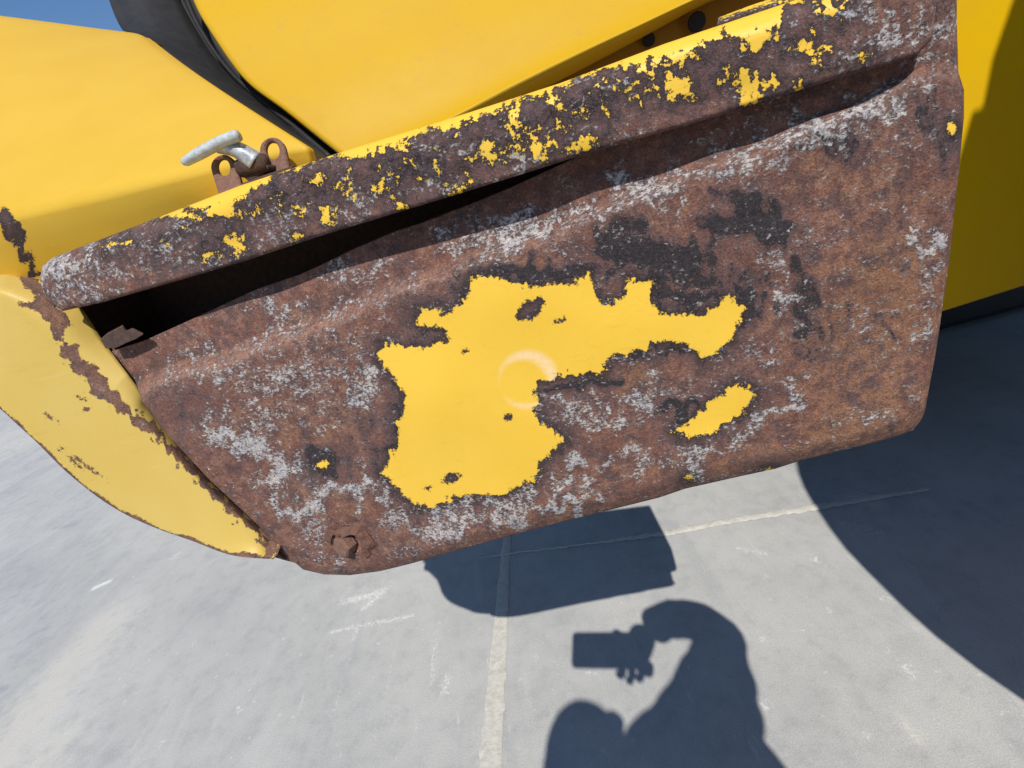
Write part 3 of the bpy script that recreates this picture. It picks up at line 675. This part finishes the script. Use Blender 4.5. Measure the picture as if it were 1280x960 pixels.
# ---- central hood: big flat panel with its lower edge rolled under
def hood_mid():
    n, m = 90, 60
    left = knots([(440, 200), (426, 191), (360, 139), (307, 98), (264, 38), (243, 0), (222, -60), (205, -120)], m)
    F = knots([(440, 200), (550, 153), (640, 106), (722, 66), (800, 30), (869, -2), (980, -52), (1120, -112)], n)
    T = knots([(205, -120), (340, -150), (480, -180), (620, -205), (760, -230), (900, -250), (1020, -270), (1160, -290)], n)
    E = knots([(448, 206), (566, 166), (692, 104), (760, 69), (824, 35), (888, 1), (1000, -50), (1140, -115)], n)
    right = np.stack([np.linspace(F[-1, k], T[-1, k], m) for k in (0, 1)], 1)
    X = coons(F, T, left, right)
    rows = []
    e0 = at_arr(E, np.full(n, .680)); rows.append(e0 + np.array([0, .12, .01])[None]); rows.append(e0)
    f0 = at_arr(X[0], np.full(n, .628))
    for f in (.12, .24, .36, .48, .6, .72, .84, .93):
        rows.append(at_arr(E + (X[0] - E) * f, np.full(n, .628 + .052 * (1 - f) ** 2)))
    for i in range(m):
        rows.append(at_arr(X[i], .628 + .10 * (i / (m - 1)) + .0 * X[i][:, 0] - .006 * math.sin(math.pi * min(1, i / (m - 1)))))
    rows = np.array(rows)
    turn = [rows[:, 0] + np.array([-.004, .007, 0])[None], rows[:, 0] + np.array([-.005, .12, 0])[None]]
    rows = np.concatenate([turn[1][:, None], turn[0][:, None], rows], 1)
    loft('centre_hood', rows, m_hood, machine, True)
hood_mid()

# ---- rail behind the lip, with its bolts and a rusty angle
rp = [(560, 260), (1190, 80), (1190, -140), (560, 140)]
prism('frame_rail', [at(x, y, .72) for x, y in rp], np.array([0, .03, 0]), m_rail, machine, .002)
def cap_bolt(x, y, Z, r):
    c = at(x, y, Z); hexbolt('bolt', c, -ray(x, y) + np.array([0, 0, .15]), r, r * .8, m_black, machine, False, .2, 14)
cap_bolt(871, 28, .70, .0125); cap_bolt(811, 50, .71, .009)
def angle():
    a = [(896, 32), (930, 22), (985, 3), (1060, -25)]; b = [(898, 22), (935, 8), (985, -10), (1060, -45)]
    n = 60; a = knots(a, n); b = knots(b, n)
    rows = [onp_arr(a, -.055)] + [onp_arr(a + (b - a) * f, -.045 - .012 * f * f) for f in (0, .3, .6, .8, 1)] + [onp_arr(b, -.085)]
    k = len(rows); P = np.concatenate([a] + [a + (b - a) * f for f in (0, .3, .6, .8, 1)] + [b])
    sd = np.maximum(6 - dist_line(P, [(905, 18), (985, -8)]), 5 - dist_line(P, [(975, 4), (1000, -4)]))
    z = np.zeros(len(P)); wear = np.stack([sd - 2, z + .3, z + .4, z + .3], 1)
    loft('rear_lip', rows, m_lip, machine, True, wear)
angle()

# ---- right-hand body with a creased lower edge
def body():
    xs = np.array([1090, 1150, 1200, 1280, 1380, 1520.]); n = 40; xx = np.linspace(xs[0], xs[-1], n)
    bot = np.stack([xx, 390 - (xx - 1175) * .315], 1); cr = bot + [0, -20]; cr2 = bot + [0, -24]
    top = np.stack([xx + 20, np.full(n, -260) - (xx - 1175) * .3], 1)
    Z0 = .95
    P0 = at(1200, 200, Z0)
    def pl(X, q):
        d = ray_arr(X); return cC[None] + d * ((((P0 + q * eN) - cC) @ eN) / (d @ eN))[:, None]
    rows = [pl(bot, -.006) - eN[None] * .12, pl(bot, -.006), pl(bot, -.002) + np.array([0, 0, .003])[None], pl(cr, .0005), pl(cr2, .0055)]
    for f in np.linspace(.08, 1, 14): rows.append(pl(cr2 + (top - cr2) * f, .0055))
    loft('side_body', rows, m_body, machine, True)
    return P0
bodyP0 = body()

# ---- unseen upper bulk, chassis and underside of the machine
def upper():
    poly = [(-.30, .95, 1.62), (.45, .82, 1.62), (2.2, .82, 1.62), (2.2, .82, 3.4), (.1, 1.0, 3.4), (-.30, 1.15, 3.0)]
    prism('sky_block', poly, np.array([0, 2.2, 0]), m_body, machine, .03)  # out-of-frame bulk added to block sky light and deepen the shadows
    prism('chassis', [(-.10, .98, .70), (2.4, .98, .62), (2.4, .98, 1.6), (-.10, 1.0, .95)], np.array([0, 2.0, 0]), m_black, machine, .02)
    prism('undercarriage', [(1.02, 1.75, .02), (2.6, 1.75, .02), (2.6, 1.75, .75), (.95, 1.75, .75)], np.array([0, .5, 0]), m_black, machine, .03)  # undercarriage block, added in black to deepen the dark below the body
upper()

# ---- latch on top of the lip: two rusty hasp ears, a hinge pin, a grey T-handle
def ear(cx, cy, w, h, q, lean):
    """upright lug with a rounded head and a hole; (cx, cy) is the middle of its foot"""
    bm = bmesh.new(); base = Vector(onp(cx, cy, q)); sc_ = (base - Vector(cC)).dot(Vector(cF)) / FOC
    ux = Vector(cR * math.cos(lean) + cU * math.sin(lean)); uy = Vector(-cR * math.sin(lean) + cU * math.cos(lean)); nn = ux.cross(uy)
    # keep the lug's own plane upright, turned a little aside
    W, H = w * sc_, h * sc_; R = W / 2; k = 28; hr = R * .58; cyh = H - R
    o_, i_ = [], []
    for j in range(k):
        a = j / k * math.tau - math.pi / 2
        dx, dy = math.cos(a), math.sin(a)
        if dy < -.15:
            x = R * max(-1, min(1, dx / max(abs(dy), .35) * .8)); x = max(-R, min(R, x)); y = 0 if dy < -.5 else cyh * (1 - (-dy - .15) / .35) * .9
            if -dy <= .5: x = math.copysign(R, dx)
        else: x, y = R * dx, cyh + R * dy
        o_.append(ux * x + uy * y); i_.append(ux * hr * dx * .92 + uy * (cyh + hr * 1.25 * dy))
    th = .0045
    lay = [[[bm.verts.new(base + p + nn * z) for p in ring] for ring in (o_, i_)] for z in (0, -th)]
    for j in range(k):
        j2 = (j + 1) % k
        (fo, fi), (bo, bi) = lay
        bm.faces.new((fo[j], fo[j2], fi[j2], fi[j])); bm.faces.new((bo[j2], bo[j], bi[j], bi[j2]))
        bm.faces.new((fo[j2], fo[j], bo[j], bo[j2])); bm.faces.new((fi[j], fi[j2], bi[j2], bi[j]))
    bmesh.ops.recalc_face_normals(bm, faces=bm.faces)
    bmesh.ops.bevel(bm, geom=[e for e in bm.edges if e.calc_face_angle(0) > .9], offset=.0009, segments=1, affect='EDGES')
    return bm_obj('hasp_ear', bm, m_rust_pale, machine)
ear(289, 243, 31, 52, -.016, math.radians(17))
ear(349, 226, 32, 56, -.030, math.radians(13))
prism('hasp_base', [onp(x, y, -.020) for x, y in [(296, 240), (330, 228), (364, 216), (366, 207), (350, 212), (322, 221), (300, 230)]], -eN * .02, m_rust_dark, machine, .001)
tube('hinge_pin', [onp(300, 211, -.026), onp(318, 207, -.026), onp(333, 203, -.026)], .0055, m_rust_dark, machine, 12)
prism('latch_hook', [onp(x, y, -.024) for x, y in [(304, 222), (320, 208), (334, 206), (336, 212), (322, 222), (312, 228)]], -eN * .012, m_rust_dark, machine, .001)
hd = knots([(229, 204, .006), (244, 195, .004), (262, 185, .002), (280, 176, .0), (299, 169, -.002)], 20)
tube('latch_handle', [onp(a, b, -.018 + q) for a, b, q in hd], list(np.interp(np.linspace(0, 1, 20), [0, .06, .3, .7, .95, 1], [.0022, .0034, .0043, .0044, .0044, .0038])), m_grip, machine, 14, True, .8)
st = knots([(272, 184, -.022), (292, 186, -.024), (306, 193, -.026), (320, 203, -.028)], 12)
tube('latch_stem', [onp(a, b, q) for a, b, q in st], list(np.linspace(.005, .0095, 12)), m_steel, machine, 14, True, .75)

# ---- big tyre, and an added unseen plate, to the right of the photographer: they shade the ground and the body
def wheel():
    R, y0, wid, cx = 1.04, -.24, .42, 1.694
    bm = bmesh.new(); k = 72
    prof = [(.52, .06), (.60, .015), (.80, -.0), (R - .05, .01), (R - .012, .04), (R, .09), (R - .005, .2), (R - .03, .30), (R - .10, wid - .03), (.80, wid), (.58, wid - .02), (.52, wid - .07)]
    rings = [[bm.verts.new((cx + r * math.cos(a / k * math.tau), y0 + y, R + r * math.sin(a / k * math.tau))) for a in range(k)] for r, y in prof]
    for a, b in zip(rings, rings[1:] + rings[:1]):
        for j in range(k): bm.faces.new((a[j], a[(j + 1) % k], b[(j + 1) % k], b[j]))
    bmesh.ops.recalc_face_normals(bm, faces=bm.faces)
    ty = bm_obj('tyre', bm, m_tyre, machine, True)
    bm = bmesh.new()
    prof = [(.0, .10), (.16, .10), (.18, .14), (.30, .16), (.46, .10), (.53, .05), (.53, .36), (.0, .36)]
    rings = [[bm.verts.new((cx + r * math.cos(a / k * math.tau), y0 + y, R + r * math.sin(a / k * math.tau))) for a in range(k)] for r, y in prof[1:-1]]
    for a, b in zip(rings[:-1], rings[1:]):
        for j in range(k): bm.faces.new((a[j], a[(j + 1) % k], b[(j + 1) % k], b[j]))
    bm.faces.new(rings[0]); bm.faces.new(rings[-1])
    bmesh.ops.recalc_face_normals(bm, faces=bm.faces)
    bm_obj('rim', bm, m_body, ty, True)
    # unseen plate, added and cut so its edge draws the slanting shade on the body
    def up(x, y, yy=0.02):
        d = ray(x, y); P = cC + d * (((bodyP0 + .0055 * eN - cC) @ eN) / (d @ eN)); return P + L * ((P[1] - yy) / -L[1])
    edge = [up(*q) for q in [(1296, -80), (1269, 0), (1239, 86), (1227, 146), (1215, 149), (1197, 210), (1181, 290), (1176, 385)]]
    lo = edge[-1]; poly = edge + [lo + np.array([.4, 0, -.02]), lo + np.array([1.2, 0, .30]), edge[0] + np.array([.9, 0, .15])]
    poly = [np.array([p[0], .02, p[2]]) for p in poly]
    prism('shade_plate', poly, np.array([0, .012, 0]), m_body, machine)
wheel()

# ------------------------------------------------------------------ the photographer (behind the camera: only the shadow is in view) and the phone
def from_shadow(x, y, yy):
    g = ground_pt(x, y); return g + L * ((g[1] - yy) / -L[1])
def skin(name, pts, edges, rads, mat, parent=None, sub=2, root=0):
    me = bpy.data.meshes.new(name); me.from_pydata([tuple(p) for p in pts], edges, []); me.materials.append(mat)
    o = bpy.data.objects.new(name, me); C.objects.link(o)
    md = o.modifiers.new('skin', 'SKIN'); md.use_smooth_shade = True
    if not me.skin_vertices: me.attributes  # layer is made with the modifier
    for i, r in enumerate(rads):
        sv = me.skin_vertices[0].data[i]; sv.radius = (r, r) if not hasattr(r, '__len__') else r; sv.use_root = i == root
    sb = o.modifiers.new('sub', 'SUBSURF'); sb.levels = sub; sb.render_levels = sub
    if parent: o.parent = parent; o.matrix_parent_inverse = Matrix.Translation(-parent.location)
    return o

def phone_and_person():
    # phone: its lens is where the picture is taken from
    ctr = cC + cR * .039 - cU * .019 - cF * .0062
    root = empty('phone', tuple(ctr), 'dark flat phone held out sideways by the photographer', 'phone')
    def pt(a, b, c): return Vector(ctr + cR * a + cU * b - cF * c)
    bm = bmesh.new(); hw, hh, rr = .080, .039, .009; pts = []
    for sx, sy, a0 in ((1, 1, 0), (-1, 1, 90), (-1, -1, 180), (1, -1, 270)):
        for k in range(6):
            a = math.radians(a0 + k * 18); pts.append((sx * (hw - rr) + rr * math.cos(a), sy * (hh - rr) + rr * math.sin(a)))
    f = [bm.verts.new(pt(a, b, -.004)) for a, b in pts]; g = [bm.verts.new(pt(a, b, .004)) for a, b in pts]; n = len(f)
    bm.faces.new(f); bm.faces.new(g[::-1])
    for i in range(n): bm.faces.new((f[(i + 1) % n], f[i], g[i], g[(i + 1) % n]))
    bmesh.ops.recalc_face_normals(bm, faces=bm.faces)
    bm_obj('phone_case', bm, m_black, root)
    s = NB('screen'); mg = s.fin((.01, .01, .012), .08)
    bm = bmesh.new(); v = [bm.verts.new(pt(a * .074, b * .034, .0044)) for a, b in ((-1, -1), (1, -1), (1, 1), (-1, 1))]; bm.faces.new(v); bm_obj('screen', bm, mg, root)
    # person, kneeling upright, right arm raised and bent to hold the phone
    m_skin = plain('skin', (.42, .24, .17), .5, 200, .12); m_cloth = plain('work_shirt', (.08, .11, .18), .85, 150, .25); m_trou = plain('work_trousers', (.06, .065, .08), .9, 150, .25); m_hair = plain('dark_hair', (.03, .022, .018), .6, 300, .4)
    per = empty('person', (.2, -.5, 0), 'person kneeling in dark work clothes holding a phone out at arm length', 'person')
    S = from_shadow
    head = S(741, 982, -.44); neck = S(812, 985, -.42)
    sh = S(888, 905, -.30); sh2 = S(897, 838, -.20); el = S(902, 786, -.125); fa = S(852, 769, -.075); wr = S(806, 784, -.035)
    chest = S(900, 1010, -.42); belly = S(935, 1130, -.46); pel = np.array([belly[0] + .03, -.55, .56])
    lsh = S(800, 1040, -.50); lel = lsh + np.array([-.10, -.02, -.28]); lwr = lel + np.array([.05, .10, -.20])
    kn1 = pel + np.array([-.12, .22, -.48]); kn2 = pel + np.array([.10, .24, -.48]); ft1 = kn1 + np.array([-.01, -.42, -.02]); ft2 = kn2 + np.array([.01, -.42, -.02])
    ftt1 = ft1 + np.array([0, -.08, -.0]); ftt2 = ft2 + np.array([0, -.08, 0])
    P = [pel, belly, chest, neck, head, sh, sh2, el, fa, wr, lsh, lel, lwr, kn1, ft1, kn2, ft2, ftt1, ftt2]
    E = [(0, 1), (1, 2), (2, 3), (3, 4), (2, 5), (5, 6), (6, 7), (7, 8), (8, 9), (2, 10), (10, 11), (11, 12), (0, 13), (13, 14), (0, 15), (15, 16), (14, 17), (16, 18)]
    Rr = [.15, .15, .155, .062, .085, .098, .070, .058, .046, .043, .085, .05, .035, .07, .045, .07, .045, .04, .04]
    bo = skin('body', P, E, Rr, m_cloth, per, 3, 0)
    tx = bpy.data.textures.new('folds', 'CLOUDS'); tx.noise_scale = .055; tx.noise_depth = 2
    dm = bo.modifiers.new('folds', 'DISPLACE'); dm.texture = tx; dm.strength = .022; dm.mid_level = .5; dm.texture_coords = 'LOCAL'
    # head with hair, face towards the phone
    bm = bmesh.new(); bmesh.ops.create_uvsphere(bm, u_segments=28, v_segments=20, radius=1)
    for v in bm.verts:
        x, y, z = v.co
        fz = 1 if z > -.2 else 1 - .25 * (-z - .2)
        v.co = Vector((x * .078 * fz, y * .098 * fz, z * .118))
        if y > .5: v.co.y += .012 * math.exp(-((z + .1) / .25) ** 2 - (x / .18) ** 2)                     # nose
        if y > .3: v.co.y -= .006 * math.exp(-((z - .1) / .13) ** 2 - ((abs(x) - .38) / .18) ** 2)          # eye sockets
        if y > .4: v.co.y -= .004 * math.exp(-((z + .5) / .06) ** 2 - (x / .3) ** 2)                        # mouth
        if abs(x) > .9: v.co.x += math.copysign(.012, x) * math.exp(-((z) / .25) ** 2)                      # ears
    hc = Vector(head) + Vector((0, 0, .02))
    bmesh.ops.translate(bm, verts=bm.verts, vec=hc)
    hd = bm_obj('head', bm, m_skin, per, True)
    bm = bmesh.new(); bmesh.ops.create_uvsphere(bm, u_segments=28, v_segments=20, radius=1)
    bmesh.ops.delete(bm, geom=[v for v in bm.verts if v.co.z < .15 and v.co.y > -.2 or v.co.z < -.5], context='VERTS')
    for v in bm.verts: v.co = Vector((v.co.x * .086, v.co.y * .105 - .005, v.co.z * .126)) + hc
    bm_obj('hair', bm, m_hair, hd, True)
    # hand: palm behind and above the phone's right end, fingers across the back edge and under it
    palm0 = Vector(wr); ce = pt(.062, .012, .030)
    def fing(name, pts, r): return skin(name, pts, [(i, i + 1) for i in range(len(pts) - 1)], r, m_skin, per, 2, 0)
    hand = []
    palm = [palm0, palm0.lerp(ce, .5), ce, pt(.050, -.012, .030)]
    fing('hand', palm, [.030, .032, .030, .024])
    for i, (dx, ln) in enumerate([(.026, -.002), (.046, .010), (.066, .005), (.083, -.008)]):
        fing('finger', [pt(dx, .020, .034), pt(dx, .046 + ln, .024), pt(dx - .003, .050 + ln, .004), pt(dx - .006, .040 + ln, -.006)] if False else
             [pt(dx, -.008, .032), pt(dx, -.036, .028), pt(dx - .003, -.050 - ln, .014), pt(dx - .007, -.047 - ln, .001)], [.011, .0085, .0072, .0058])
    fing('thumb', [pt(.050, .012, .032), pt(.035, .036, .026), pt(.022, .046, .012), pt(.014, .043, .004)], [.014, .011, .0095, .008])
phone_and_person()
